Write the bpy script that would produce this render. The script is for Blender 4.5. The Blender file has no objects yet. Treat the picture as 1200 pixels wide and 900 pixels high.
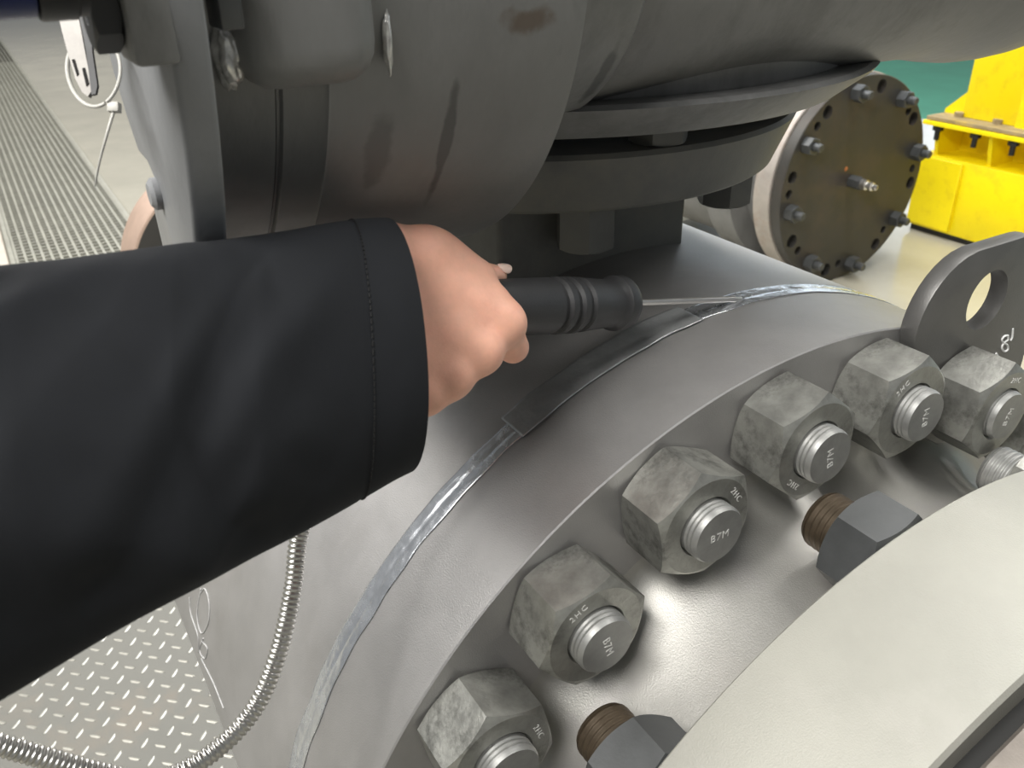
import bpy, bmesh, math, random
import numpy as np
from mathutils import Vector, Matrix, noise

S = bpy.context.scene
COL = S.collection
PI = math.pi
random.seed(7)

# ------------------------------------------------------------------ camera
# world frame: X = bore axis of the valve (towards the viewer), Y across, Z up; origin on the
# bore axis in the plane of the near flange face; the floor lies at z = -0.75
F_PX = 1025.54
CAM = Vector((0.409, -0.5316, 0.7736))
RIGHT = Vector((0.51557, 0.85667, -0.01735))
DOWN = Vector((0.39770, -0.25719, -0.88073))
FWD = Vector((-0.75896, 0.44718, -0.47330))
cd = bpy.data.cameras.new('camera')
co = bpy.data.objects.new('camera', cd)
COL.objects.link(co)
R3 = Matrix((RIGHT, -DOWN, -FWD)).transposed()
co.matrix_world = Matrix.Translation(CAM) @ R3.to_4x4()
cd.sensor_width = 36.0
cd.lens = F_PX * 36.0 / 1200.0
cd.clip_start = 0.02
cd.dof.use_dof = True
cd.dof.focus_distance = 0.68
cd.dof.aperture_fstop = 15.0
S.camera = co

# ------------------------------------------------------------------ world, lamps, exposure
W = bpy.data.worlds.new('hall_air')
S.world = W
W.use_nodes = True
W.node_tree.nodes['Background'].inputs[0].default_value = (0.93, 0.97, 1.0, 1)
W.node_tree.nodes['Background'].inputs[1].default_value = 0.22
S.view_settings.view_transform = 'Standard'
S.view_settings.look = 'None'
S.view_settings.gamma = 1.0
S.view_settings.exposure = 0.0
try:
    S.view_settings.use_curve_mapping = False
except Exception:
    pass


def hall_lamp(name, loc, size, power, colour=(1, 0.98, 0.95), aim=None):
    l = bpy.data.lights.new(name, 'AREA')
    l.shape = 'RECTANGLE'
    l.size, l.size_y = size
    l.energy = power
    l.color = colour
    o = bpy.data.objects.new(name, l)
    COL.objects.link(o)
    o.location = loc
    if aim is not None:
        d = Vector(aim) - Vector(loc)
        o.rotation_euler = d.to_track_quat('-Z', 'Y').to_euler()
    return o


hall_lamp('hall_lamp', (0.55, -2.4, 3.3), (2.6, 1.1), 225, aim=(0, -0.2, 0.1))
hall_lamp('hall_lamp', (-0.2, 2.0, 4.4), (2.6, 1.1), 130, aim=(-0.2, 0.3, 0))
hall_lamp('hall_lamp', (-2.7, 2.6, 4.0), (2.6, 1.6), 260, (0.92, 0.95, 1.0), aim=(-0.3, 0.2, 0.4))
hall_lamp('hall_lamp', (-2.0, 5.2, 4.6), (2.6, 1.1), 170, (1, 0.98, 0.93), aim=(-1.8, 4.4, 0))
hall_lamp('hall_lamp', (-6.5, -0.6, 4.6), (2.6, 1.1), 330, aim=(-6.0, 0.0, -0.7))
hall_lamp('hall_lamp', (-12.0, 0.6, 4.6), (2.6, 1.1), 330, aim=(-12.0, 0.6, -0.7))
hall_lamp('hall_lamp', (-1.6, -3.2, 4.0), (2.6, 1.1), 100, aim=(-0.8, -0.6, -0.3))


# ------------------------------------------------------------------ helpers
def at(u, v, d):
    """the world point seen at u, v (1200x900 frame) at depth d"""
    return CAM + RIGHT * ((u - 600) / F_PX * d) + DOWN * ((v - 450) / F_PX * d) + FWD * d


def ray(u, v):
    return RIGHT * ((u - 600) / F_PX) + DOWN * ((v - 450) / F_PX) + FWD


def on_axis_plane(u, v, axis, val):
    r = ray(u, v)
    return CAM + r * ((val - CAM[axis]) / r[axis])


def tag(o, label=None, cat=None, group=None, kind=None):
    if label: o['label'] = label
    if cat: o['category'] = cat
    if group: o['group'] = group
    if kind: o['kind'] = kind
    return o


def empty(name, loc=(0, 0, 0), label=None, cat=None, group=None):
    o = bpy.data.objects.new(name, None)
    COL.objects.link(o)
    o.location = loc
    o.empty_display_size = 0.02
    return tag(o, label, cat, group)


def link(name, me, mat=None, parent=None, smooth=None):
    if mat is not None and not me.materials:
        me.materials.append(mat)
    if smooth is not None:
        for p in me.polygons:
            p.use_smooth = True
        me.set_sharp_from_angle(angle=math.radians(smooth))
    o = bpy.data.objects.new(name, me)
    COL.objects.link(o)
    if parent is not None:
        o.parent = parent
        o.matrix_parent_inverse = Matrix.Translation(-Vector(parent.location)) if parent.type == 'EMPTY' and not any(parent.rotation_euler) else parent.matrix_basis.inverted()
    return o


def mesh(name, verts, faces):
    me = bpy.data.meshes.new(name)
    me.from_pydata([tuple(v) for v in verts], [], faces)
    me.update()
    return me


def fix(me):
    bm = bmesh.new()
    bm.from_mesh(me)
    bmesh.ops.recalc_face_normals(bm, faces=bm.faces)
    bm.to_mesh(me)
    bm.free()
    me.update()
    return me


def frame(d):
    d = Vector(d).normalized()
    h = Vector((0, 0, 1)) if abs(d.z) < 0.9 else Vector((1, 0, 0))
    a = h.cross(d).normalized()
    return a, d.cross(a), d


def lathe(profile, origin, axis, n=64, a0=0.0, a1=2 * PI, name='lathe'):
    """profile: list of (t along axis, radius)"""
    o = Vector(origin)
    a, b, d = frame(axis)
    full = abs(a1 - a0 - 2 * PI) < 1e-6
    m = n if full else n + 1
    vs, fs = [], []
    for t, r in profile:
        for k in range(m):
            th = a0 + (a1 - a0) * k / n
            vs.append(o + d * t + (a * math.cos(th) + b * math.sin(th)) * max(r, 0.0))
    for i in range(len(profile) - 1):
        for k in range(n):
            k2 = (k + 1) % m
            fs.append((i * m + k, i * m + k2, (i + 1) * m + k2, (i + 1) * m + k))
    if full:
        if profile[0][1] > 1e-5: fs.append(tuple(range(m - 1, -1, -1)))
        if profile[-1][1] > 1e-5: fs.append(tuple(range((len(profile) - 1) * m, len(profile) * m)))
    me = mesh(name, vs, fs)
    bm = bmesh.new(); bm.from_mesh(me)
    bmesh.ops.remove_doubles(bm, verts=bm.verts, dist=1e-6)
    bmesh.ops.recalc_face_normals(bm, faces=bm.faces)
    bm.to_mesh(me); bm.free()
    return me


def box(lo, hi, bev=0.0, seg=2, name='box'):
    bm = bmesh.new()
    bmesh.ops.create_cube(bm, size=1.0)
    for v in bm.verts:
        for i in range(3):
            v.co[i] = lo[i] if v.co[i] < 0 else hi[i]
    if bev:
        bmesh.ops.bevel(bm, geom=bm.edges[:], offset=bev, segments=seg, affect='EDGES', profile=0.5)
    me = bpy.data.meshes.new(name)
    bm.to_mesh(me); bm.free()
    return me


def prism(pts2, axis, lo, hi, bev=0.0, seg=2, name='prism'):
    """extrude a polygon given in the other two axes (cyclic order) along axis"""
    bm = bmesh.new()
    i1, i2 = [(1, 2), (0, 2), (0, 1)][axis]
    vs = []
    for p in pts2:
        c = [0, 0, 0]; c[axis] = lo; c[i1] = p[0]; c[i2] = p[1]
        vs.append(bm.verts.new(c))
    f = bm.faces.new(vs)
    r = bmesh.ops.extrude_face_region(bm, geom=[f])
    for e in r['geom']:
        if isinstance(e, bmesh.types.BMVert): e.co[axis] = hi
    bmesh.ops.recalc_face_normals(bm, faces=bm.faces)
    if bev:
        eds = [e for e in bm.edges if e.calc_face_angle(0) > 0.5]
        bmesh.ops.bevel(bm, geom=eds, offset=bev, segments=seg, affect='EDGES', profile=0.5)
    me = bpy.data.meshes.new(name)
    bm.to_mesh(me); bm.free()
    return me


def join(meshes, name='joined'):
    bm = bmesh.new()
    for m in meshes: bm.from_mesh(m)
    me = bpy.data.meshes.new(name)
    bm.to_mesh(me); bm.free()
    return me


def cut(me, cutters, name='cut'):
    """boolean difference, evaluated without operators"""
    a = bpy.data.objects.new('tmp_a', me); b = bpy.data.objects.new('tmp_b', join(cutters))
    COL.objects.link(a); COL.objects.link(b)
    m = a.modifiers.new('b', 'BOOLEAN'); m.object = b; m.operation = 'DIFFERENCE'; m.solver = 'EXACT'
    dg = bpy.context.evaluated_depsgraph_get(); dg.update()
    out = bpy.data.meshes.new_from_object(a.evaluated_get(dg))
    out.name = name
    bpy.data.objects.remove(a); bpy.data.objects.remove(b)
    return out


def catmull(pts, n):
    pts = [Vector(p) for p in pts]
    P = [pts[0] * 2 - pts[1]] + pts + [pts[-1] * 2 - pts[-2]]
    out = []
    for i in range(1, len(P) - 2):
        for k in range(n):
            t = k / n
            a, b, c, d = P[i - 1], P[i], P[i + 1], P[i + 2]
            out.append(0.5 * ((2 * b) + (c - a) * t + (2 * a - 5 * b + 4 * c - d) * t * t + (3 * b - a - 3 * c + d) * t ** 3))
    out.append(pts[-1])
    return out


def resample(pts, step):
    L = [0]
    for i in range(1, len(pts)): L.append(L[-1] + (pts[i] - pts[i - 1]).length)
    n = max(2, int(L[-1] / step))
    out, j = [], 0
    for k in range(n + 1):
        s = L[-1] * k / n
        while j < len(L) - 2 and L[j + 1] < s: j += 1
        t = (s - L[j]) / max(1e-9, L[j + 1] - L[j])
        out.append(pts[j].lerp(pts[j + 1], t))
    return out


def tube(pts, rad, n=12, cap=True, name='tube', flat=1.0):
    """sweep a circle; rad is a number or a function of the index; parallel-transport frames"""
    vs, fs = [], []
    t0 = (pts[1] - pts[0]).normalized()
    a, b, _ = frame(t0)
    for i, p in enumerate(pts):
        t = (pts[min(i + 1, len(pts) - 1)] - pts[max(i - 1, 0)]).normalized()
        a = (a - t * a.dot(t)).normalized(); b = t.cross(a)
        r = rad(i) if callable(rad) else rad
        for k in range(n):
            th = 2 * PI * k / n
            vs.append(p + a * (r * math.cos(th)) + b * (r * flat * math.sin(th)))
    for i in range(len(pts) - 1):
        for k in range(n):
            k2 = (k + 1) % n
            fs.append((i * n + k, i * n + k2, (i + 1) * n + k2, (i + 1) * n + k))
    if cap:
        fs.append(tuple(range(n - 1, -1, -1)))
        fs.append(tuple(range((len(pts) - 1) * n, len(pts) * n)))
    return fix(mesh(name, vs, fs))


def hexnut(af, h, bore, n=72, both=True, name='hexnut'):
    """hexagonal nut along +Z from 0 to h with chamfered corners; flats at k*60 degrees, corners between"""
    vs, fs = [], []
    rc = af * 0.5 * 0.965
    rings = []
    def ring(fr):
        s = len(vs)
        for k in range(n):
            th = 2 * PI * k / n
            r, z = fr(th)
            vs.append((r * math.cos(th), r * math.sin(th), z))
        rings.append(s)
    def rh(th):
        m = (th + PI / 6) % (PI / 3) - PI / 6
        return af * 0.5 / math.cos(m)
    ring(lambda t: (bore, 0.0))
    if both:
        ring(lambda t: (rc, 0.0))
        ring(lambda t: (rh(t), (rh(t) - rc) * 0.55))
    else:
        ring(lambda t: (rh(t), 0.0))
    ring(lambda t: (rh(t), h - (rh(t) - rc) * 0.55))
    ring(lambda t: (rc, h))
    ring(lambda t: (bore * 1.06, h))
    ring(lambda t: (bore, h - 0.03 * af))
    for i in range(len(rings) - 1):
        for k in range(n):
            k2 = (k + 1) % n
            fs.append((rings[i] + k, rings[i] + k2, rings[i + 1] + k2, rings[i + 1] + k))
    i = len(rings) - 1
    for k in range(n):
        k2 = (k + 1) % n
        fs.append((rings[i] + k, rings[i] + k2, rings[0] + k2, rings[0] + k))
    return fix(mesh(name, vs, fs))


def thread_profile(z0, z1, r, pitch, depth, cham=0.003):
    p = [(z0, 0.0), (z0, r - depth)]
    n = max(1, int((z1 - cham - z0) / pitch))
    q = (z1 - cham - z0) / n
    for k in range(n):
        z = z0 + k * q
        p += [(z + q * .1, r - depth), (z + q * .42, r), (z + q * .6, r), (z + q * .92, r - depth)]
    p += [(z1 - cham, r - depth * .3), (z1, r - depth - cham * .3), (z1, 0.0)]
    return p


def text_mesh(s, size, ext=0.0002, name='text', spacing=1.0):
    c = bpy.data.curves.new('t', 'FONT')
    c.body = s; c.size = size; c.extrude = ext; c.align_x = 'CENTER'; c.align_y = 'CENTER'
    c.space_character = spacing
    c.resolution_u = 2
    o = bpy.data.objects.new('tmp_t', c)
    COL.objects.link(o)
    dg = bpy.context.evaluated_depsgraph_get(); dg.update()
    me = bpy.data.meshes.new_from_object(o.evaluated_get(dg))
    bpy.data.objects.remove(o)
    me.name = name
    return me


def xform(me, M):
    me.transform(M)
    me.update()
    return me


def basis_m(x, y, z, o):
    return Matrix.Translation(Vector(o)) @ Matrix((Vector(x), Vector(y), Vector(z))).transposed().to_4x4()


# ------------------------------------------------------------------ materials
def material(name, base, rough=0.5, metal=0.0, var=0.15, scale=12.0, bump=0.0, bscale=400.0, spec=0.5,
             dark=None, dscale=4.0, damount=0.5, rvar=0.1, stretch=(1, 1, 1), coat=0.0, sss=0.0, bdist=0.001):
    m = bpy.data.materials.new(name)
    m.use_nodes = True
    nt = m.node_tree
    N = nt.nodes; L = nt.links
    b = N['Principled BSDF']
    b.inputs['Metallic'].default_value = metal
    b.inputs['Specular IOR Level'].default_value = spec
    b.inputs['Coat Weight'].default_value = coat
    if sss:
        b.inputs['Subsurface Weight'].default_value = sss
        b.inputs['Subsurface Radius'].default_value = (0.008, 0.003, 0.0015)
        b.inputs['Subsurface Scale'].default_value = 0.6
    tc = N.new('ShaderNodeTexCoord')
    mp = N.new('ShaderNodeMapping'); mp.inputs['Scale'].default_value = stretch
    L.new(tc.outputs['Object'], mp.inputs['Vector'])
    nz = N.new('ShaderNodeTexNoise'); nz.inputs['Scale'].default_value = scale; nz.inputs['Detail'].default_value = 6
    nz.inputs['Roughness'].default_value = 0.65
    L.new(mp.outputs[0], nz.inputs['Vector'])
    cr = N.new('ShaderNodeValToRGB')
    lo = [max(0, c * (1 - var)) for c in base]; hi = [min(1, c * (1 + var)) for c in base]
    cr.color_ramp.elements[0].position = 0.3; cr.color_ramp.elements[0].color = (*lo, 1)
    cr.color_ramp.elements[1].position = 0.7; cr.color_ramp.elements[1].color = (*hi, 1)
    L.new(nz.outputs[0], cr.inputs[0])
    col = cr.outputs[0]
    if dark is not None:
        n2 = N.new('ShaderNodeTexNoise'); n2.inputs['Scale'].default_value = dscale; n2.inputs['Detail'].default_value = 8
        n2.inputs['Roughness'].default_value = 0.7
        L.new(mp.outputs[0], n2.inputs['Vector'])
        c2 = N.new('ShaderNodeValToRGB')
        c2.color_ramp.elements[0].position = 0.52; c2.color_ramp.elements[0].color = (0, 0, 0, 1)
        c2.color_ramp.elements[1].position = 0.68; c2.color_ramp.elements[1].color = (damount,) * 3 + (1,)
        L.new(n2.outputs[0], c2.inputs[0])
        mx = N.new('ShaderNodeMix'); mx.data_type = 'RGBA'
        L.new(c2.outputs[0], mx.inputs['Factor']); L.new(col, mx.inputs['A']); mx.inputs['B'].default_value = (*dark, 1)
        col = mx.outputs['Result']
    L.new(col, b.inputs['Base Color'])
    mr = N.new('ShaderNodeMapRange')
    mr.inputs['To Min'].default_value = max(0.02, rough - rvar); mr.inputs['To Max'].default_value = min(1, rough + rvar)
    L.new(nz.outputs[0], mr.inputs[0]); L.new(mr.outputs[0], b.inputs['Roughness'])
    if bump:
        n3 = N.new('ShaderNodeTexNoise'); n3.inputs['Scale'].default_value = bscale; n3.inputs['Detail'].default_value = 3
        L.new(mp.outputs[0], n3.inputs['Vector'])
        bp = N.new('ShaderNodeBump'); bp.inputs['Strength'].default_value = bump; bp.inputs['Distance'].default_value = bdist
        L.new(n3.outputs[0], bp.inputs['Height']); L.new(bp.outputs[0], b.inputs['Normal'])
    return m


M_FLANGE = material('blasted_steel', (0.44, 0.43, 0.42), 0.46, 0.7, 0.10, 9, 0.25, 900, dark=(0.30, 0.28, 0.26), dscale=7, damount=0.25)
M_HUB = material('machined_steel', (0.44, 0.43, 0.40), 0.46, 0.8, 0.10, 9, 0.2, 900, dark=(0.33, 0.29, 0.33), dscale=9, damount=0.35)
M_NEAR = material('pale_blasted_steel', (0.33, 0.325, 0.285), 0.6, 0.35, 0.09, 7, 0.25, 900, dark=(0.42, 0.40, 0.37), dscale=8, damount=0.3)
M_BROWN = material('brownish_steel', (0.27, 0.24, 0.21), 0.4, 0.75, 0.12, 20, 0.2, 700)
M_GAP = material('dark_joint', (0.012, 0.012, 0.011), 0.8, 0.0, 0.2, 30)
M_CAST = material('grey_cast_paint', (0.175, 0.175, 0.17), 0.5, 0.0, 0.16, 10, 0.5, 110, dark=(0.06, 0.06, 0.057), dscale=7, damount=0.6, stretch=(1, 1, .45), spec=0.6)
M_CASTL = material('grey_plate_paint', (0.21, 0.215, 0.22), 0.5, 0.0, 0.10, 10, 0.25, 160, dark=(0.10, 0.10, 0.10), dscale=5, damount=0.5)
M_STEM = material('dusty_grey_paint', (0.13, 0.13, 0.118), 0.6, 0.0, 0.2, 14, 0.2, 300, dark=(0.16, 0.15, 0.12), dscale=7, damount=0.6)
M_NUT = material('zinc_grey_steel', (0.36, 0.36, 0.33), 0.42, 0.75, 0.22, 55, 0.35, 220, dark=(0.10, 0.10, 0.09), dscale=34, damount=0.7)
M_STUD = material('stud_steel', (0.34, 0.34, 0.325), 0.48, 0.7, 0.15, 60, 0.1, 300)
M_STAMP = material('stamp_metal', (0.75, 0.74, 0.71), 0.4, 0.2, 0.1, 60)
M_DARKNUT = material('black_nut', (0.075, 0.078, 0.078), 0.42, 0.35, 0.15, 30, 0.1, 300)
M_RUSTSTUD = material('brown_stud', (0.085, 0.064, 0.042), 0.5, 0.6, 0.25, 60, 0.1, 300)
M_LUG = material('dark_plate_steel', (0.155, 0.152, 0.145), 0.45, 0.55, 0.12, 14, 0.15, 600, dark=(0.10, 0.10, 0.095), dscale=6, damount=0.5)
M_CHALK = material('white_chalk', (0.80, 0.80, 0.78), 0.9, 0.0, 0.1, 200)
M_FAINT = material('faint_chalk', (0.47, 0.47, 0.46), 0.8, 0.2, 0.2, 200)
M_SKIN = material('skin', (0.86, 0.465, 0.335), 0.48, 0.0, 0.10, 45, 0.18, 700, dark=(0.72, 0.33, 0.24), dscale=28, damount=0.45, sss=0.12, spec=0.4, bdist=0.0006)
M_NAIL = material('nail', (0.78, 0.56, 0.47), 0.3, 0.0, 0.05, 60, sss=0.1)
M_CLOTH = material('black_jacket_cloth', (0.013, 0.0142, 0.0165), 0.85, 0.0, 0.12, 40, 0.3, 1800, spec=0.22, bdist=0.0004)
M_CLOTHIN = material('sleeve_lining', (0.008, 0.008, 0.009), 0.9, 0.0, 0.1, 40)
M_STITCH = material('black_thread', (0.003, 0.003, 0.003), 0.8, 0.0, 0.1, 40)
M_RUBBER = material('black_grip', (0.030, 0.030, 0.031), 0.5, 0.0, 0.15, 60, 0.15, 900, spec=0.45)
M_CHROME = material('bright_steel', (0.72, 0.70, 0.67), 0.33, 1.0, 0.05, 60)
M_HOSE = material('hose_steel', (0.55, 0.54, 0.51), 0.33, 1.0, 0.08, 60)
M_PLATE = material('tread_plate', (0.125, 0.122, 0.105), 0.6, 0.1, 0.10, 6, 0.2, 300, dark=(0.20, 0.155, 0.11), dscale=5, damount=0.35)
M_TREAD = material('worn_tread_lug', (0.32, 0.31, 0.27), 0.38, 0.5, 0.08, 40)
M_FLOOR = material('hall_concrete', (0.37, 0.35, 0.285), 0.16, 0.0, 0.08, 2.5, 0.05, 60, dark=(0.36, 0.34, 0.28), dscale=1.6, damount=0.5, spec=0.65, rvar=0.05)
M_GREEN = material('green_floor_paint', (0.10, 0.33, 0.235), 0.85, 0.0, 0.08, 2.0, spec=0.15)
M_GRATE = material('grating_steel', (0.27, 0.265, 0.22), 0.5, 0.3, 0.15, 12)
M_PIT = material('drain_pit', (0.06, 0.057, 0.045), 0.9, 0.0, 0.2, 8)
M_CURB = material('drain_kerb', (0.50, 0.44, 0.37), 0.7, 0.0, 0.1, 8)
M_RUST = material('rusty_plate', (0.055, 0.052, 0.046), 0.5, 0.3, 0.12, 5, 0.2, 200, dark=(0.11, 0.078, 0.055), dscale=3.0, damount=0.35)
M_RIM = material('pale_rusty_rim', (0.42, 0.38, 0.34), 0.55, 0.3, 0.15, 8, dark=(0.30, 0.17, 0.10), dscale=5, damount=0.5)
M_HOLE = material('bolt_hole_dark', (0.012, 0.011, 0.01), 0.9, 0.0, 0.1, 8)
M_TAN = material('toplit_rusty_rim', (0.50, 0.36, 0.28), 0.6, 0.1, 0.12, 8)  # light from above painted into the rim colour, far paler than the face
M_YEL = material('yellow_paint', (0.97, 0.76, 0.002), 0.42, 0.0, 0.05, 4, dark=(0.55, 0.35, 0.02), dscale=14, damount=0.25)
M_YTOP = material('dirty_yellow_top', (0.30, 0.23, 0.12), 0.7, 0.0, 0.3, 14, dark=(0.55, 0.38, 0.05), dscale=10, damount=0.6)
M_BLACK = material('black_iron', (0.015, 0.015, 0.015), 0.5, 0.0, 0.2, 20)
M_NAVY = material('navy_paint', (0.012, 0.020, 0.085), 0.45, 0.0, 0.1, 10)
M_TIE = material('white_nylon', (0.45, 0.44, 0.40), 0.4, 0.0, 0.05, 30, spec=0.5)
M_TAGM = material('scuffed_tag_steel', (0.19, 0.18, 0.165), 0.45, 0.4, 0.2, 80, dark=(0.15, 0.14, 0.13), dscale=60, damount=0.6)
M_DRIP = material('bright_filler', (0.62, 0.61, 0.58), 0.22, 0.5, 0.4, 120, 0.5, 300)
M_ORANGE = material('orange_rust', (0.45, 0.16, 0.05), 0.8, 0.0, 0.2, 80)

def stain(m, c, radii, colour, amount, nscale=30.0, wob=0.7):
    nt = m.node_tree; N = nt.nodes; L = nt.links
    b = N['Principled BSDF']; src = b.inputs['Base Color'].links[0].from_socket
    tc = N.new('ShaderNodeTexCoord')
    mp = N.new('ShaderNodeMapping'); mp.vector_type = 'TEXTURE'
    mp.inputs['Location'].default_value = c; mp.inputs['Scale'].default_value = radii
    L.new(tc.outputs['Object'], mp.inputs['Vector'])
    ln = N.new('ShaderNodeVectorMath'); ln.operation = 'LENGTH'
    L.new(mp.outputs[0], ln.inputs[0])
    nz = N.new('ShaderNodeTexNoise'); nz.inputs['Scale'].default_value = nscale; nz.inputs['Detail'].default_value = 5
    L.new(tc.outputs['Object'], nz.inputs['Vector'])
    ma = N.new('ShaderNodeMath'); ma.operation = 'MULTIPLY_ADD'
    L.new(nz.outputs[0], ma.inputs[0]); ma.inputs[1].default_value = wob * 2; L.new(ln.outputs['Value'], ma.inputs[2])
    mr = N.new('ShaderNodeMapRange'); mr.interpolation_type = 'SMOOTHSTEP'
    mr.inputs['From Min'].default_value = wob + 0.55; mr.inputs['From Max'].default_value = wob + 1.0
    mr.inputs['To Min'].default_value = amount; mr.inputs['To Max'].default_value = 0.0
    L.new(ma.outputs[0], mr.inputs['Value'])
    mx = N.new('ShaderNodeMix'); mx.data_type = 'RGBA'
    L.new(mr.outputs[0], mx.inputs['Factor']); L.new(src, mx.inputs['A']); mx.inputs['B'].default_value = (*colour, 1)
    L.new(mx.outputs['Result'], b.inputs['Base Color'])
# old stains of the drum: a brown smear high up and dark run marks below it
stain(M_CAST, (0.0, -0.262, 0.722), (0.05, 0.022, 0.010), (0.085, 0.055, 0.035), 0.8, 60)
stain(M_CAST, (-0.06, -0.303, 0.655), (0.10, 0.0045, 0.045), (0.035, 0.035, 0.033), 0.75, 40)
stain(M_CAST, (-0.09, -0.165, 0.68), (0.05, 0.006, 0.03), (0.03, 0.03, 0.028), 0.8, 60)
stain(M_CAST, (-0.05, -0.345, 0.66), (0.10, 0.010, 0.03), (0.07, 0.07, 0.067), 0.6, 50)

# foil: bright wrinkled metal film
M_FOIL = material('foil_film', (0.66, 0.68, 0.71), 0.26, 0.85, 0.12, 60, 0.2, 140, rvar=0.10, bdist=0.001)
M_FILM = material('dull_film', (0.40, 0.41, 0.41), 0.33, 0.5, 0.12, 60, 0.3, 140, rvar=0.1, bdist=0.002)

# ------------------------------------------------------------------ the setting
FZ = -0.75
floor = link('floor', box((-60, -12, FZ - 0.2), (6, 6.05, FZ)), M_FLOOR)
tag(floor, 'pale beige concrete hall floor', None, kind='structure')
zone = link('floor', box((-60, 6.05, FZ - 0.2), (6, 60, FZ)), M_GREEN)
tag(zone, 'green painted floor zone far behind', None, kind='structure')

# the far side of the hall: a plain wall with a row of tall daylight windows
M_WALL = material('hall_wall', (0.50, 0.51, 0.50), 0.8, 0.0, 0.05, 1.0)
M_FRAME = material('window_frame', (0.30, 0.31, 0.32), 0.5, 0.2, 0.1, 5)
M_DAY = bpy.data.materials.new('daylight_pane'); M_DAY.use_nodes = True
_b = M_DAY.node_tree.nodes['Principled BSDF']
_b.inputs['Base Color'].default_value = (0.3, 0.33, 0.36, 1); _b.inputs['Roughness'].default_value = 0.1
_b.inputs['Emission Color'].default_value = (0.84, 0.92, 1.0, 1); _b.inputs['Emission Strength'].default_value = 2.4
WY = 18.0
tag(link('wall_back', join([box((-40, WY, FZ), (6, WY + 0.3, 0.2)), box((-40, WY, 5.2), (6, WY + 0.3, 8.0))]
        + [box((-40 + 5.0 * k - (0.6 if k else 0), WY, 0.2), (-40 + 5.0 * k + 0.6, WY + 0.3, 5.2)) for k in range(10)]), M_WALL), 'grey wall at the far end of the hall', None, kind='structure')
for k in range(9):
    xa, xb = -40 + 5.0 * k + 0.6, -40 + 5.0 * (k + 1) - 0.6
    wn = bpy.data.objects.new('window_%d' % (k + 1), None); COL.objects.link(wn); wn.location = ((xa + xb) / 2, WY, 0.2); wn['kind'] = 'structure'
    link('window_frame', join([box((xa, WY + .05, 0.2), (xa + .08, WY + .15, 5.2)), box((xb - .08, WY + .05, 0.2), (xb, WY + .15, 5.2)),
                               box((xa, WY + .05, 2.66), (xb, WY + .15, 2.74)), box(((xa + xb) / 2 - .04, WY + .05, .2), ((xa + xb) / 2 + .04, WY + .15, 5.2))]), M_FRAME, wn)
    link('window_pane', box((xa, WY + .16, 0.2), (xb, WY + .18, 5.2)), M_DAY, wn)

# tread plate platform under the valve, lugs are relief pressed in the plate
plate = empty('tread_plate', (-1.1, -0.6, FZ), 'grey raised-lug tread plate on the floor below the arm', 'floor plate')
link('plate', box((-2.6, -2.2, FZ), (1.2, 0.75, FZ + 0.006), 0.001, 1), M_PLATE, plate)
O = Vector((-1.306, -0.767, FZ + 0.006)); VX = Vector((0.053, 0.0032, 0)); VY = Vector((-0.0035, 0.0535, 0))
vs, fs = [], []
def lug(c, ang):
    L, w, h = 0.0150, 0.0036, 0.0016
    d = Vector((math.cos(ang), math.sin(ang), 0)); e = Vector((-d.y, d.x, 0)); s = len(vs)
    for (a, b) in ((-1, 0), (-.55, -.85), (.0, -1), (.55, -.85), (1, 0), (.55, .85), (0, 1), (-.55, .85)):
        vs.append(c + d * (a * L) + e * (b * w))
    for (a, b) in ((-.86, 0), (.86, 0)):
        vs.append(c + d * (a * L) + Vector((0, 0, h)))
    t0, t1 = s + 8, s + 9
    fs.extend([(s, s + 1, t0), (s + 1, s + 2, t1, t0), (s + 2, s + 3, t1), (s + 3, s + 4, t1),
               (s + 4, s + 5, t1), (s + 5, s + 6, t1), (s + 6, s + 7, t0, t1), (s + 7, s, t0)])
for i in range(-22, 24):
    for j in range(-24, 28):
        c = O + VX * i + VY * j
        if not (-2.55 < c.x < 0.3 and -2.1 < c.y < 0.6): continue
        lug(c, math.radians(48)); lug(c + VX * .5 + VY * .5, math.radians(-42))
tl = link('tread_lugs', mesh('tread_lugs', vs, fs), M_TREAD, plate)
tl['kind'] = 'stuff'

# floor drain with bar grating, far left
drain = empty('floor_grating', (-7.0, -0.25, FZ), 'grey steel bar grating over a floor drain, upper left of the arm', 'grating')
link('drain_pit', box((-16, -0.55, FZ + 0.001), (-3.7, 0.08, FZ + 0.003)), M_PIT, drain)
for yy in (-0.555, 0.075):
    link('grating_frame', box((-16, yy - 0.012, FZ + 0.001), (-3.7, yy + 0.012, FZ + 0.03), 0.002, 1), M_GRATE, drain)
bars = []
for k in range(16):
    y = -0.535 + 0.0395 * k
    bars.append(box((-16, y - 0.006, FZ + 0.004), (-3.7, y + 0.006, FZ + 0.028)))
o = link('bearing_bars', join(bars), M_GRATE, drain); o['kind'] = 'stuff'
bars = []
for k in range(160):
    x = -3.75 - 0.055 * k
    bars.append(box((x - 0.006, -0.55, FZ + 0.004), (x + 0.006, 0.075, FZ + 0.0285)))
o = link('cross_bars', join(bars), M_GRATE, drain); o['kind'] = 'stuff'
kerb = link('drain_kerb', box((-16, -0.80, FZ), (-3.7, -0.575, FZ + 0.015), 0.003, 1), M_CURB)
tag(kerb, 'pinkish beige kerb strip along the near side of the floor grating', 'kerb')

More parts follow.
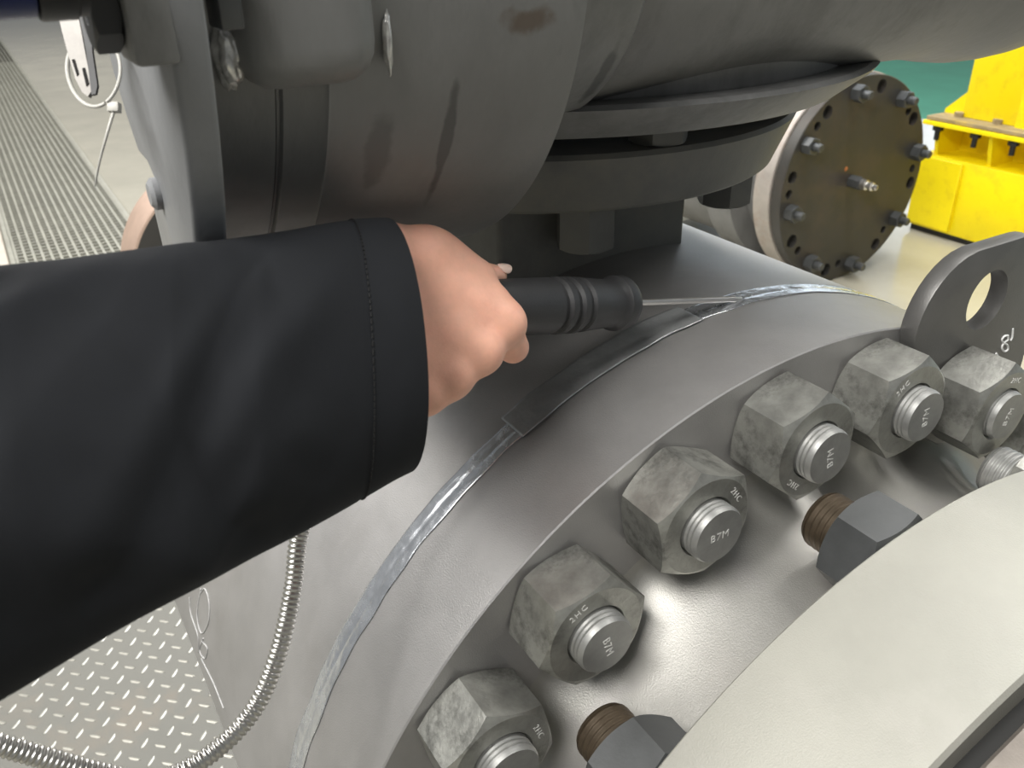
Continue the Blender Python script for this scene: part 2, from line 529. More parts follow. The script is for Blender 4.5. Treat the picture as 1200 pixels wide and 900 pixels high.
# ------------------------------------------------------------------ the ball valve (bore axis X)
RF = 0.47
valve = empty('ball_valve', (-0.3, 0, FZ), 'large grey steel flanged ball valve body under the outstretched arm', 'valve')
c = 0.0011
link('flange', lathe([(-0.1031, 0.30), (-0.1031, RF - 0.003), (-0.1001, RF), (-c, RF), (0, RF - c), (0, 0.40),
                      (0.004, 0.385), (0.010, 0.370), (0.019, 0.357), (0.031, 0.348), (0.045, 0.344), (0.06, 0.343)][:6] + [(0, 0.30)],
                     (0, 0, 0), (1, 0, 0), 256), M_FLANGE, valve, 30)
link('body_shell', lathe([(-0.756, 0.30), (-0.756, RF - 0.002), (-0.754, RF), (-0.109, RF), (-0.1045, RF - 0.003), (-0.1045, 0.30)],
                         (0, 0, 0), (1, 0, 0), 256), M_FLANGE, valve, 30)
link('joint_ring', lathe([(-0.1049, 0.3), (-0.1049, RF - 0.006), (-0.1029, RF - 0.006), (-0.1029, 0.3)], (0, 0, 0), (1, 0, 0), 128), M_GAP, valve, 30)
# hub neck with fillet rising from the flange face
hub = [(-0.0005, 0.20), (-0.0005, 0.378)]
for k in range(0, 19):
    a = (PI / 2) * k / 18
    hub.append((0.098 * (1 - math.cos(a)) + 0.0003, 0.376 - 0.039 * math.sin(a)))
hub += [(0.105, 0.337), (0.145, 0.340), (0.145, 0.2)]
link('hub_neck', lathe(hub, (0, 0, 0), (1, 0, 0), 192), M_HUB, valve, 40)
link('far_flange', lathe([(-0.90, 0.28), (-0.90, RF - c), (-0.898, RF), (-0.762, RF), (-0.7575, RF - .003), (-0.7575, .28)], (0, 0, 0), (1, 0, 0), 192), M_FLANGE, valve, 30)
# next body piece, closest to the camera
R2 = 0.4108
link('near_flange', lathe([(0.1385, 0.20), (0.1385, R2 - 0.0012), (0.1397, R2), (0.2500, R2), (0.2525, R2 - 0.003), (0.2525, 0.2)],
                          (0, 0, 0), (1, 0, 0), 256), M_NEAR, valve, 30)
link('gasket_gap', lathe([(0.2526, 0.2), (0.2526, R2 - 0.020), (0.2655, R2 - 0.020), (0.2655, 0.2)], (0, 0, 0), (1, 0, 0), 192), M_GAP, valve, 30)
link('end_flange', lathe([(0.2656, 0.2), (0.2656, R2 - 0.006), (0.2680, R2 - 0.0035), (0.36, R2 - 0.0035), (0.36, 0.2)], (0, 0, 0), (1, 0, 0), 256), M_BROWN, valve, 30)
# stem pad and stem flange
link('stem_pad', box((-0.60, -0.150, 0.40), (-0.258, 0.075, 0.545), 0.006, 3), M_STEM, valve, 30)
ST = Vector((-0.43, 0, 0))
link('stem_flange', lathe([(0.543, 0.10), (0.543, 0.252), (0.546, 0.256), (0.594, 0.275), (0.598, 0.272), (0.598, 0.10)], ST, (0, 0, 1), 160), M_STEM, valve, 30)
# chalk scribbles on the body
for pl in ([(235, 690), (231, 720), (236, 742), (244, 730), (245, 705), (240, 690), (235, 695)],
           [(238, 748), (234, 762), (240, 772), (243, 760), (237, 752)],
           [(222, 700), (224, 720), (232, 745), (233, 765)], [(236, 772), (250, 800), (262, 830)]):
    pts = []
    for (u, v) in pl:
        r = ray(u, v); rr = RF + 0.0005
        A = r.y ** 2 + r.z ** 2; B = CAM.y * r.y + CAM.z * r.z; C_ = CAM.y ** 2 + CAM.z ** 2 - rr * rr
        D_ = B * B - A * C_
        if D_ < 0: continue
        pts.append(CAM + r * ((-B - math.sqrt(D_)) / A))
    if len(pts) > 2:
        link('chalk_mark', tube(catmull(pts, 5), 0.0008, 6), M_FAINT, valve, 60)

# ------------------------------------------------------------------ foil tape over the joint
def tape(name, label, x0, x1, a0, a1, rr, mat, seed, wob=0.0007, ridge=True):
    nx, na = 14, int((a1 - a0) / math.radians(0.28))
    vs, fs = [], []
    for j in range(na + 1):
        th = a0 + (a1 - a0) * j / na
        e0 = x0 + 0.0022 * noise.noise(Vector((th * 14, seed, 0))); e1 = x1 + 0.0022 * noise.noise(Vector((th * 14, seed + 9, 0)))
        for i in range(nx + 1):
            t = i / nx
            x = e0 + (e1 - e0) * t
            edge = min(t, 1 - t) * 2
            p = Vector((x * 90, th * 26, seed))
            h = abs(noise.noise(p)) * 1.1 + 0.7 * abs(noise.noise(p * 2.3)) + 0.35 * noise.noise(p * 5.1)
            d = wob * h * min(1, edge * 2.2 + 0.12)
            if ridge: d -= 0.0011 * math.exp(-((x + 0.1038) / 0.0014) ** 2)
            r = rr + max(d, -0.0004)
            vs.append((x, r * math.cos(th), r * math.sin(th)))
    m = nx + 1
    for j in range(na):
        for i in range(nx):
            fs.append((j * m + i, j * m + i + 1, (j + 1) * m + i + 1, (j + 1) * m + i))
    me = fix(mesh(name, vs, fs))
    o = link(name, me, mat, None, 60)
    md = o.modifiers.new('thick', 'SOLIDIFY'); md.thickness = 0.0003; md.offset = 1
    return tag(o, label, 'tape')
tape('foil_tape', 'long wrinkled silver foil tape sealing the round joint of the valve', -0.1160, -0.0920, math.radians(62), math.radians(186), RF + 0.0004, M_FOIL, 3.1)
tape('film_tape', 'short duller film patch over the silver tape beside the probe rod', -0.1240, -0.0900, math.radians(96), math.radians(119), RF + 0.0018, M_FILM, 8.4, 0.0003, False)

# ------------------------------------------------------------------ studs with nuts on the flange
AF = 0.0800; NH = 0.0480; RS = 0.0226; RB = 0.4186; TIP = 0.0612
nut_me = hexnut(AF, NH, RS + 0.0004, 72)
stud_me = lathe(thread_profile(-0.002, TIP, RS, 0.0036, 0.0008, 0.0025), (0, 0, 0), (0, 0, 1), 64)
stamp_stud = text_mesh('B7M', 0.0088, 0.00025, 'stud_stamp', 1.15)
stamp_nut = text_mesh('2HC', 0.0070, 0.00025, 'nut_stamp', 1.25)
for me, mt in ((nut_me, M_NUT), (stud_me, M_STUD)):
    for p in me.polygons: p.use_smooth = True
    me.set_sharp_from_angle(angle=math.radians(22)); me.materials.append(mt)
stamp_stud.materials.append(M_STAMP); stamp_nut.materials.append(M_STAMP)
LAB = ['grey flange nut and stud cut by the bottom edge, lowest of the arc',
       'grey flange nut and stud, second from the bottom of the arc',
       'grey flange nut and stud, third from the bottom of the arc',
       'grey flange nut and stud, fourth from bottom, above the brown stud end',
       'grey flange nut and stud just left of the lifting plate',
       'grey flange nut and stud on the lifting plate below the chalk figure',
       'grey flange nut cut off by the right edge, beyond the lifting plate nut']
corner = [101.6, 133.3, 158.1, 140.2, 132.9, 140.0, 136.0]
# direction (degrees in the face plane) of the top of each stud stamp and the place of the nut stamp
st_rot = [150, -75, 0, 100, 95, 70, 90]
nst = [20, 120, 35, -130, 125, 75, 90]
SX = Vector((0, 1, 0)); SY = Vector((0, 0, 1)); SZ = Vector((1, 0, 0))
for k in range(7):
    th = math.radians(142.5 - 15 * k)
    x = 0.0165 if k >= 5 else 0.0
    base = Vector((x, RB * math.cos(th), RB * math.sin(th)))
    root = bpy.data.objects.new('stud_nut', None); COL.objects.link(root); root.empty_display_size = 0.02
    root.matrix_basis = basis_m(SX, SY, SZ, base)
    tag(root, LAB[k], 'nut', 'nuts around the flange')
    def part(name, me, M=None):
        o = bpy.data.objects.new(name, me); COL.objects.link(o); o.parent = root
        if M is not None: o.matrix_basis = M
        return o
    part('hex_nut', nut_me, Matrix.Rotation(math.radians(corner[k] - 30), 4, 'Z'))
    dz = -0.007 if k >= 5 else 0.0
    part('threaded_stud', stud_me, Matrix.Translation((0, 0, dz)) @ Matrix.Rotation(k * 0.7, 4, 'Z'))
    part('stud_stamp', stamp_stud, Matrix.Translation((0, 0, TIP + dz)) @ Matrix.Rotation(math.radians(st_rot[k]), 4, 'Z'))
    a = math.radians(nst[k])
    part('nut_stamp', stamp_nut, Matrix.Translation((0.0312 * math.cos(a), 0.0312 * math.sin(a), NH)) @ Matrix.Rotation(a - PI / 2, 4, 'Z'))

# dark nuts on brown studs standing out of the near flange towards the first one
dk_nut = hexnut(0.070, 0.040, 0.0236, 72)
dk_stud = lathe(thread_profile(-0.02, 0.0685, 0.0228, 0.0046, 0.0012, 0.003), (0, 0, 0), (0, 0, 1), 48)
for me in (dk_nut, dk_stud):
    for p in me.polygons: p.use_smooth = True
    me.set_sharp_from_angle(angle=math.radians(22))
dk_nut2 = dk_nut.copy(); dk_stud2 = dk_stud.copy()
dk_nut.materials.append(M_DARKNUT); dk_stud.materials.append(M_RUSTSTUD)
dk_nut2.materials.append(M_NUT); dk_stud2.materials.append(M_STUD)
for k, (cy, cz, kx, lab) in enumerate(((-0.065, 0.371, (982.5, 610), 'dark hex nut with brown threaded stud end, below the middle of the nut arc'),
                                (-0.265, 0.269, (735, 858.7), 'dark hex nut with brown threaded stud end at the bottom edge of the photo'),
                                (0.158, 0.335, None, 'small threaded stud end peeping over the pale near flange at the right edge'))):
    root = bpy.data.objects.new('stud_nut', None); COL.objects.link(root); root.empty_display_size = 0.02
    root.matrix_basis = basis_m((0, 1, 0), (0, 0, -1), (-1, 0, 0), (0.1384, cy, cz))
    tag(root, lab, 'nut', 'nuts on the near flange')
    rot = 0.3
    if kx:
        q = on_axis_plane(*kx, 0, 0.098)
        rot = math.atan2(-(q.z - cz), q.y - cy) - PI / 6
    o = bpy.data.objects.new('hex_nut', dk_nut if k < 2 else dk_nut2); COL.objects.link(o); o.parent = root; o.rotation_euler.z = rot
    o = bpy.data.objects.new('threaded_stud', dk_stud if k < 2 else dk_stud2); COL.objects.link(o); o.parent = root

# ------------------------------------------------------------------ lifting plate with an eye
pts = []
yl, yr, zt = 0.088, 0.268, 0.522
pts += [(0.113, 0.36), (0.112, 0.433), (yl + 0.006, 0.440), (yl, 0.4585)]
for k in range(1, 9):
    a = PI - (PI / 2 - 0.12) * k / 9
    pts.append((yl + 0.066 + 0.066 * math.cos(a), 0.458 + 0.064 * math.sin(a)))
pts += [(yl + 0.062, zt), (yr - 0.055, zt)]
for k in range(1, 9):
    a = PI / 2 - (PI / 2) * k / 9
    pts.append((yr - 0.055 + 0.055 * math.cos(a), 0.467 + 0.055 * math.sin(a)))
pts += [(yr, 0.458), (yr, 0.33), (0.16, 0.33)]
lug_me = prism(pts, 0, 0.0003, 0.0163, 0.0012, 2)
eye = lathe([(-0.05, 0.0275), (0.08, 0.0275)], (0, 0.1800, 0.4710), (1, 0, 0), 64)
lug_me = cut(lug_me, [eye])
lift = empty('lifting_lug', (0.011, 0.17, 0.36), 'dark steel lifting plate with a round eye bolted on the flange at the right', 'lifting lug')
link('lug_plate', lug_me, M_LUG, lift, 35)
def chalk(px, plane_x, r=0.0010):
    return tube(catmull([on_axis_plane(u + 2, v - 9, 0, plane_x) for u, v in px], 5), r, 6)
for px in ([(1185, 394), (1184, 404), (1182, 408)],
           [(1179, 402), (1175, 403), (1172, 407), (1174, 411), (1178, 413), (1179, 418), (1175, 421), (1172, 417), (1174, 411), (1179, 407), (1179, 402)],
           [(1165, 423), (1167, 426)]):
    link('chalk_mark', chalk(px, 0.0166), M_CHALK, lift, 60)

# ------------------------------------------------------------------ gear operator above the valve
gear = empty('gear_operator', (-0.3, -0.1, 0.62), 'dark grey cast gear operator with a round drum on top of the valve', 'gearbox')
KG = 1.10
DC = Vector((CAM.x + (-0.19 - CAM.x) * KG, 0, 0.773))
def gy(y): return CAM.y + (y - CAM.y) * KG
def gp(pr): return [(gy(t), r * KG) for t, r in pr]
link('drum', lathe(gp([(-0.414, 0.10), (-0.4135, 0.2070), (-0.4120, 0.2070), (-0.4110, 0.2092),
                    (-0.3915, 0.2100), (-0.3900, 0.2112), (-0.3880, 0.2100), (-0.33, 0.2108), (-0.256, 0.2115), (-0.252, 0.2105), (-0.250, 0.207), (-0.250, 0.12)]),
                   DC, (0, 1, 0), 192), M_CAST, gear, 40)
link('drum_collar', lathe(gp([(-0.4502, 0.16), (-0.4502, 0.2065), (-0.440, 0.2075), (-0.4145, 0.2085), (-0.4138, 0.207), (-0.4138, 0.16)]),
                   DC, (0, 1, 0), 96, math.radians(85), math.radians(262)), M_CAST, gear, 40)
ep = []
for k in range(31):
    a = math.radians(-54 + 124 * k / 30)
    ep.append((DC.x + 0.276 * math.cos(a), DC.z + 0.276 * math.sin(a)))
ep += [(-0.21, 1.03), (-0.18, 0.90), (-0.165, 0.80), (-0.156, 0.727), (-0.152, 0.698), (-0.137, 0.674), (-0.122, 0.659), (-0.098, 0.658), (-0.086, 0.651), (-0.083, 0.636), (-0.074, 0.623), (-0.064, 0.610), (-0.070, 0.580), (-0.092, 0.552)]
link('end_plate', prism(ep, 1, -0.4583, gy(-0.4503), 0.003, 3), M_CASTL, gear, 40)
cap = [(-0.252, 0.06), (-0.252, 0.141), (-0.156, 0.1405), (-0.152, 0.138), (-0.150, 0.133), (-0.147, 0.1335), (0.20, 0.132), (0.25, 0.1325)]
for (t, r) in ((0.275, 0.135), (0.30, 0.139), (0.325, 0.1420), (0.35, 0.1425), (0.38, 0.141), (0.42, 0.136), (0.46, 0.127), (0.50, 0.112), (0.53, 0.094), (0.555, 0.070), (0.57, 0.040), (0.576, 0.0)):
    cap.append((t, r))
link('worm_housing', lathe(cap, (-0.19, 0, 0.773), (0, 1, 0), 128), M_CAST, gear, 50)
link('mounting_plate', lathe([(0.6205, 0.1), (0.6205, 0.313), (0.6235, 0.317), (0.643, 0.342), (0.647, 0.345), (0.650, 0.340), (0.650, 0.1)], ST, (0, 0, 1), 160), M_CAST, gear, 30)
link('wheel_housing', lathe([(0.649, 0.1), (0.649, 0.318), (0.652, 0.320), (0.700, 0.320), (0.705, 0.30), (0.88, 0.29), (0.90, 0.26), (0.905, 0.1)], ST, (0, 0, 1), 128), M_CAST, gear, 40)
def gs(p): return CAM + (Vector(p) - CAM) * KG
def gbox(lo, hi, bev, seg): 
    return box(gs(lo), gs(hi), bev, seg)
link('drum_boss', gbox((-0.04, -0.432, 0.708), (0.034, -0.370, 0.86), 0.019, 5), M_CAST, gear, 60)
link('square_stub', gbox((0.030, -0.4435, 0.7365), (0.050, -0.4345, 0.765), 0.0012, 2), M_DARKNUT, gear, 30)
def blob(name, pix, dpt, rad, mat, par, seed):
    bm = bmesh.new()
    bmesh.ops.create_icosphere(bm, subdivisions=4, radius=1.0)
    p = at(*pix, dpt)
    for v in bm.verts:
        n = 1 + 0.35 * noise.noise(v.co * 1.7 + Vector((seed, 0, 0))) + 0.18 * noise.noise(v.co * 5 + Vector((seed, 0, 0)))
        q = v.co * n
        v.co = p + Vector((q.x * rad[0], q.y * rad[1], q.z * rad[2]))
    me = bpy.data.meshes.new(name); bm.to_mesh(me); bm.free()
    return link(name, me, mat, par, 180)
blob('bare_patch', (267, 64), 0.3665 * KG, (0.0065, 0.0065, 0.0150), M_DRIP, gear, 1.0)
blob('bare_patch', (454, 50), 0.3975 * KG, (0.0030, 0.0022, 0.0140), M_DRIP, gear, 4.0)
# flange bolts through the stem flange: hex nuts below and heads in the gap
nb = hexnut(0.050, 0.046, 0.012, 48)
hb = hexnut(0.046, 0.0225, 0.005, 48)
for me, mt in ((nb, M_STEM), (hb, M_STEM)):
    for p in me.polygons: p.use_smooth = True
    me.set_sharp_from_angle(angle=math.radians(25)); me.materials.append(mt)
for k, a in enumerate((-20, 38, 96, -78)):
    th = math.radians(a)
    p = ST + Vector((0.212 * math.cos(th), 0.212 * math.sin(th), 0))
    o = bpy.data.objects.new('flange_nut', nb); COL.objects.link(o); o.parent = valve
    o.matrix_parent_inverse = Matrix.Translation(-valve.location); o.location = (p.x, p.y, 0.4975); o.rotation_euler.z = math.radians(a + 22)
    th = math.radians((-7, 34, 75, -42)[k])
    p = ST + Vector((0.247 * math.cos(th), 0.247 * math.sin(th), 0))
    o = bpy.data.objects.new('flange_bolt', hb); COL.objects.link(o); o.parent = valve
    o.matrix_parent_inverse = Matrix.Translation(-valve.location); o.location = (p.x, p.y, 0.5978); o.rotation_euler.z = math.radians(a)

# input side of the operator at the upper left corner
link('clamp_block', gbox((0.028, -0.4780, 0.7275), (0.060, -0.4620, 0.80), 0.0025, 2), M_CAST, gear, 40)
hx = hexnut(0.030, 0.011, 0.006, 48)
xform(hx, basis_m((1, 0, 0), (0, 0, 1), (0, -1, 0), gs((0.040, -0.4782, 0.7465))))
link('clamp_nut', hx, M_BLACK, gear, 25)
bolt = lathe([(0, 0.0085), (0.003, 0.0085), (0.005, 0.006), (0.005, 0)], (-0.081, -0.4584, 0.646), (0, -1, 0), 24)
link('cover_bolt', bolt, M_CASTL, gear, 25)
q0 = on_axis_plane(60, 27, 0, 0.03)
shaft = empty('hand_lever', (0.0, -0.53, 0.76), 'navy blue lever with black sleeve in the upper left corner', 'lever')
LC = Vector((0.03, 0, q0.z + 0.028))
yb = on_axis_plane(47, 22, 0, 0.03).y
link('lever_bar', lathe([(-1.3, 0.0), (-1.3, 0.026), (yb - 0.001, 0.026), (yb, 0.023), (yb, 0.0)], LC, (0, 1, 0), 48), M_NAVY, shaft, 40)
link('lever_sleeve', lathe([(yb, 0.0), (yb, 0.027), (yb + 0.001, 0.0275), (yb + 0.012, 0.0275), (yb + 0.013, 0.0265), (-0.4862, 0.0265), (-0.4862, 0.0)], LC, (0, 1, 0), 48), M_BLACK, shaft, 40)

# hanging tag strap and cable tie at the upper left
tagd = 0.425
def px_slab(px, d, thick, mat, name, par, bev=0.0004):
    f = [at(u, v, d) for u, v in px]; bk = [p + FWD * thick for p in f]
    n = len(f)
    fs = [tuple(range(n)), tuple(range(2 * n - 1, n - 1, -1))] + [(i, i + n, (i + 1) % n + n, (i + 1) % n) for i in range(n)]
    return link(name, fix(mesh(name, f + bk, fs)), mat, par, 30)
strap = empty('hanging_tag', at(100, 70, tagd), 'scuffed steel tag strip hanging from the black lever sleeve', 'tag')
px_slab([(68, 18), (92, 20), (108, 105), (103, 113), (96, 108), (88, 92), (76, 50)], tagd, 0.003, M_TAGM, 'tag_strip', strap)
px_slab([(92, 15), (105, 15), (108, 60), (114, 100), (112, 110), (107, 111), (101, 60)], tagd - 0.003, 0.002, M_BLACK, 'edge_strip', strap)
for sl in ([(84, 70), (87, 69), (92, 86), (90, 89)], [(96, 80), (99, 79), (104, 98), (101, 101)]):
    px_slab(sl, tagd - 0.0005, 0.0012, M_HOLE, 'slot', strap)
tie = empty('cable_tie', at(110, 85, tagd), 'white nylon cable tie looped around the hanging tag', 'cable tie')
loop = []
for k in range(41):
    t = k / 40
    a = math.radians(62) + (2 * PI - math.radians(4)) * t
    loop.append(at(110 + 31 * math.cos(a) * (1.0 - 0.10 * math.sin(a)), 84 + 41 * math.sin(a) + 1.5 * math.cos(a), tagd - 0.006 + 0.016 * (0.5 + 0.5 * math.cos(a + 2.2))))
link('tie_loop', tube(loop, 0.0011, 8, True, 'tie_loop', 0.8), M_TIE, tie, 60)
hd = at(134, 126, tagd - 0.004)
hm = box((-0.0028, -0.0024, -0.0022), (0.0028, 0.0024, 0.0022), 0.0006, 2)
xform(hm, basis_m(RIGHT, DOWN, FWD, hd))
link('tie_head', hm, M_TIE, tie, 40)
link('tie_tail', tube(catmull([at(134, 128, tagd - .004), at(126, 155, tagd - .006), at(117, 188, tagd - .004), at(111, 219, tagd)], 8), lambda i: 0.0009 - 0.00002 * i, 8), M_TIE, tie, 60)

# ------------------------------------------------------------------ probe held in the hand
HB = at(600, 360, 0.596); HE = at(733, 355, 0.682)
HD = (HE - HB).normalized()
probe = empty('leak_probe', HB, 'black ribbed probe handle with a thin steel rod touching the foil tape', 'probe')
prof = [(-0.058, 0.0), (-0.058, 0.009), (-0.054, 0.0125), (-0.046, 0.0165), (-0.03, 0.0185), (0.0, 0.0195), (0.0335, 0.0203), (0.0352, 0.0180), (0.0395, 0.0180),
        (0.0412, 0.0207), (0.0468, 0.0207), (0.0485, 0.0180), (0.0525, 0.0180), (0.0542, 0.0207), (0.0595, 0.0207), (0.0612, 0.0182), (0.0650, 0.0182),
        (0.0670, 0.0203), (0.085, 0.0190), (0.102, 0.0180), (0.1055, 0.0190), (0.1075, 0.0212), (0.114, 0.0218), (0.118, 0.0208), (0.1215, 0.0185), (0.1215, 0.0035), (0.124, 0.0033), (0.124, 0)]
link('handle', lathe(prof, HB, HD, 64), M_RUBBER, probe, 35)
TIPP = Vector((-0.1037, 0.004, 0.4745)) - Vector((0, 0, 0))
RT = at(860, 350.5, 0.7655)
rod_d = (RT - (HB + HD * 0.1205)).normalized(); RL = (RT - (HB + HD * 0.1205)).length
link('rod', lathe([(0, 0), (0, 0.0027), (RL - 0.004, 0.0027), (RL - 0.003, 0.0032), (RL, 0.0032), (RL, 0.0019), (RL + 0.010, 0.0018), (RL + 0.010, 0)], HB + HD * 0.1205, rod_d, 24), M_CHROME, probe, 35)

# ribbed metal hose from the rear of the handle, under the sleeve, round to the lower left
hp = [HB - HD * 0.054, HB - HD * 0.068 + FWD * 0.003, at(474, 388, .585), at(428, 455, .598), at(382, 545, .600), at(352, 622, .594), at(343, 690, .588), at(326, 765, .580), at(297, 832, .570), at(245, 885, .556),
      at(180, 915, .540), at(115, 905, .522), at(60, 890, .506), at(2, 873, .490), at(-60, 850, .472), at(-130, 815, .45)]
hpts = resample(catmull(hp, 14), 0.00058)
hr = [0.0053, 0.0060, 0.0063, 0.0063, 0.0060, 0.0053]
hose = link('flexible_hose', tube(hpts, lambda i: hr[i % 6], 16), M_HOSE, None, 50)
tag(hose, 'ribbed silver metal hose hanging below the black sleeve', 'hose')


# ------------------------------------------------------------------ the person: hand, wrist and forearm as one surface
def surface_nets(F, org, h):
    s = F.shape
    ins = F < 0
    cor = [(i, j, k) for i in (0, 1) for j in (0, 1) for k in (0, 1)]
    cs = tuple(n - 1 for n in s)
    cnt = np.zeros(cs, np.int8)
    for i, j, k in cor:
        cnt += ins[i:i + cs[0], j:j + cs[1], k:k + cs[2]]
    act = (cnt > 0) & (cnt < 8)
    idx = np.argwhere(act)
    vid = -np.ones(cs, np.int64); vid[act] = np.arange(len(idx))
    val = np.stack([F[idx[:, 0] + i, idx[:, 1] + j, idx[:, 2] + k] for i, j, k in cor], 1)
    acc = np.zeros((len(idx), 3)); n = np.zeros(len(idx))
    for a in range(8):
        for b_ in range(a + 1, 8):
            d = [abs(cor[a][q] - cor[b_][q]) for q in range(3)]
            if sum(d) != 1: continue
            va, vb = val[:, a], val[:, b_]
            mk = (va < 0) != (vb < 0)
            t = np.where(mk, va / np.where(mk, va - vb, 1), 0)[:, None]
            p = np.array(cor[a]) * (1 - t) + np.array(cor[b_]) * t
            acc += p * mk[:, None]; n += mk
    V = (idx + acc / n[:, None]) * h + org
    faces = []
    for ax in range(3):
        u, w = (ax + 1) % 3, (ax + 2) % 3
        sl0 = [slice(1, -1)] * 3; sl1 = [slice(1, -1)] * 3
        sl0[ax] = slice(0, -1); sl1[ax] = slice(1, None)
        A = ins[tuple(sl0)]; B = ins[tuple(sl1)]
        e = np.argwhere(A != B)
        fl = A[A != B]
        off = np.ones(3, int); off[ax] = 0
        e = e + off
        q = []
        for du, dw in ((-1, -1), (0, -1), (0, 0), (-1, 0)):
            c_ = e.copy(); c_[:, u] += du; c_[:, w] += dw
            q.append(vid[c_[:, 0], c_[:, 1], c_[:, 2]])
        q = np.stack(q, 1)
        q[~fl] = q[~fl][:, ::-1]
        faces.append(q)
    Fc = np.concatenate(faces)
    Fc = Fc[(Fc >= 0).all(1)]
    return V, Fc


def A3(u, v, d): return np.array(at(u, v, d * 0.955))
def cone(P, a, b, ra, rb):
    ab = b - a; t = np.clip(((P - a) @ ab) / (ab @ ab), 0, 1)
    return np.linalg.norm(P - a - t[..., None] * ab, axis=-1) - (ra + (rb - ra) * t)
def smin(a, b, k):
    h = np.clip(0.5 + 0.5 * (b - a) / k, 0, 1)
    return b + (a - b) * h - k * h * (1 - h)

WR = A3(398, 378, .530)
FA = A3(270, 430, .455)
JI = dict(
    index=[(589, 379, .578, .0128), (601, 407, .606, .0102), (590, 398, .640, .0088), (567, 380, .652, .0080)],
    middle=[(561, 411, .567, .0134), (567, 412, .600, .0102), (562, 405, .632, .0090), (548, 388, .642, .0080)],
    ring=[(527, 440, .558, .0128), (534, 436, .590, .0098), (530, 420, .620, .0086), (515, 392, .628, .0078)],
    little=[(496, 461, .551, .0118), (503, 455, .580, .0088), (500, 437, .603, .0078), (488, 410, .610, .0070)])
allp = []
h = 0.0016
lo = np.array([1e9] * 3); hi = -lo
for nm, js in JI.items():
    for (u, v, d, r) in js:
        p = A3(u, v, d); lo = np.minimum(lo, p); hi = np.maximum(hi, p)
for p in (WR, FA, A3(440, 290, .55), A3(430, 450, .54)):
    lo = np.minimum(lo, p); hi = np.maximum(hi, p)
lo -= 0.045; hi += 0.045
gx = [np.arange(lo[i], hi[i], h) for i in range(3)]
P = np.stack(np.meshgrid(*gx, indexing='ij'), -1).astype(np.float64)
# metacarpals and palm
body = cone(P, FA, WR, .034, .029)
radial = A3(436, 314, .552); ulnar = A3(425, 425, .540)
body = smin(body, cone(P, WR, radial, .027, .0205), .02)
body = smin(body, cone(P, WR, ulnar, .029, .022), .02)
start = dict(index=A3(455, 320, .556), middle=A3(440, 355, .550), ring=A3(430, 385, .545), little=A3(425, 415, .542))
rad0 = dict(index=.021, middle=.022, ring=.021, little=.020)
for nm, js in JI.items():
    m = A3(*js[0][:3])
    body = smin(body, cone(P, start[nm], m, rad0[nm], js[0][3] + .0022), .012)
mc = [A3(*JI[n][0][:3]) for n in ('index', 'middle', 'ring', 'little')]
for a_, b_ in zip(mc[:-1], mc[1:]):
    back = (A3(440, 365, .555) - (a_ + b_) / 2); back /= np.linalg.norm(back)
    body = smin(body, cone(P, a_ + back * .020, b_ + back * .020, .0135, .0135), .010)
# thumb side web and thumb lying along the far side of the handle
th = [A3(454, 301, .556), A3(505, 305, .582), A3(552, 325, .606), A3(582, 323, .624)]
tr = [.021, .0172, .0125, .0074]
thumb = cone(P, th[0], th[1], tr[0], tr[1])
thumb = smin(thumb, cone(P, th[1], th[2], tr[1], tr[2]), .006)
thumb = smin(thumb, cone(P, th[2], th[3], tr[2], tr[3]), .004)
body = smin(body, thumb, .012)
body = smin(body, cone(P, A3(505, 312, .572), A3(572, 352, .582), .0185, .0125), .012)
body = smin(body, cone(P, A3(500, 303, .570), A3(560, 327, .592), .0185, .0120), .010)
# fingers
fing = None
for nm, js in JI.items():
    pts_ = [A3(*j[:3]) for j in js]; rs = [j[3] for j in js]
    f = cone(P, pts_[0], pts_[1], rs[0], rs[1])
    f = smin(f, cone(P, pts_[1], pts_[2], rs[1], rs[2]), .003)
    f = smin(f, cone(P, pts_[2], pts_[3], rs[2], rs[3]), .003)
    f = smin(f, np.linalg.norm(P - (pts_[0] - np.array(FWD) * .0045), axis=-1) - (rs[0] * 0.92), .006)   # knuckle
    fing = f if fing is None else smin(fing, f, .0022)
body = smin(body, fing, .0055)
V, Fq = surface_nets(body, lo, h)
hm = bpy.data.meshes.new('person')
hm.from_pydata([tuple(v) for v in V], [], [tuple(int(i) for i in q) for q in Fq])
bm = bmesh.new(); bm.from_mesh(hm)
for _ in range(4):
    bmesh.ops.smooth_vert(bm, verts=bm.verts, factor=0.5, use_axis_x=True, use_axis_y=True, use_axis_z=True)
bmesh.ops.recalc_face_normals(bm, faces=bm.faces)
bm.to_mesh(hm); bm.free()
person = link('person', hm, M_SKIN, None, 180)
tag(person, 'outstretched right arm in a black jacket sleeve, fist closed around the probe handle', 'person')
# thumb nail
nb_ = bmesh.new()
bmesh.ops.create_uvsphere(nb_, u_segments=20, v_segments=12, radius=1.0)
tn = Vector(th[3]); td = (Vector(th[3]) - Vector(th[2])).normalized()
nu = (-DOWN * 0.5 - FWD * 0.8); nu = (nu - td * nu.dot(td)).normalized(); ns = td.cross(nu)
for v in nb_.verts:
    q = v.co.copy()
    v.co = tn + td * (0.0035 + q.x * 0.0060) + ns * (q.y * 0.0052) + nu * (0.0078 + q.z * 0.0012 - 0.0022 * q.y * q.y)
nme = bpy.data.meshes.new('thumbnail'); nb_.to_mesh(nme); nb_.free()
o = link('thumbnail', nme, M_NAIL, person, 180)

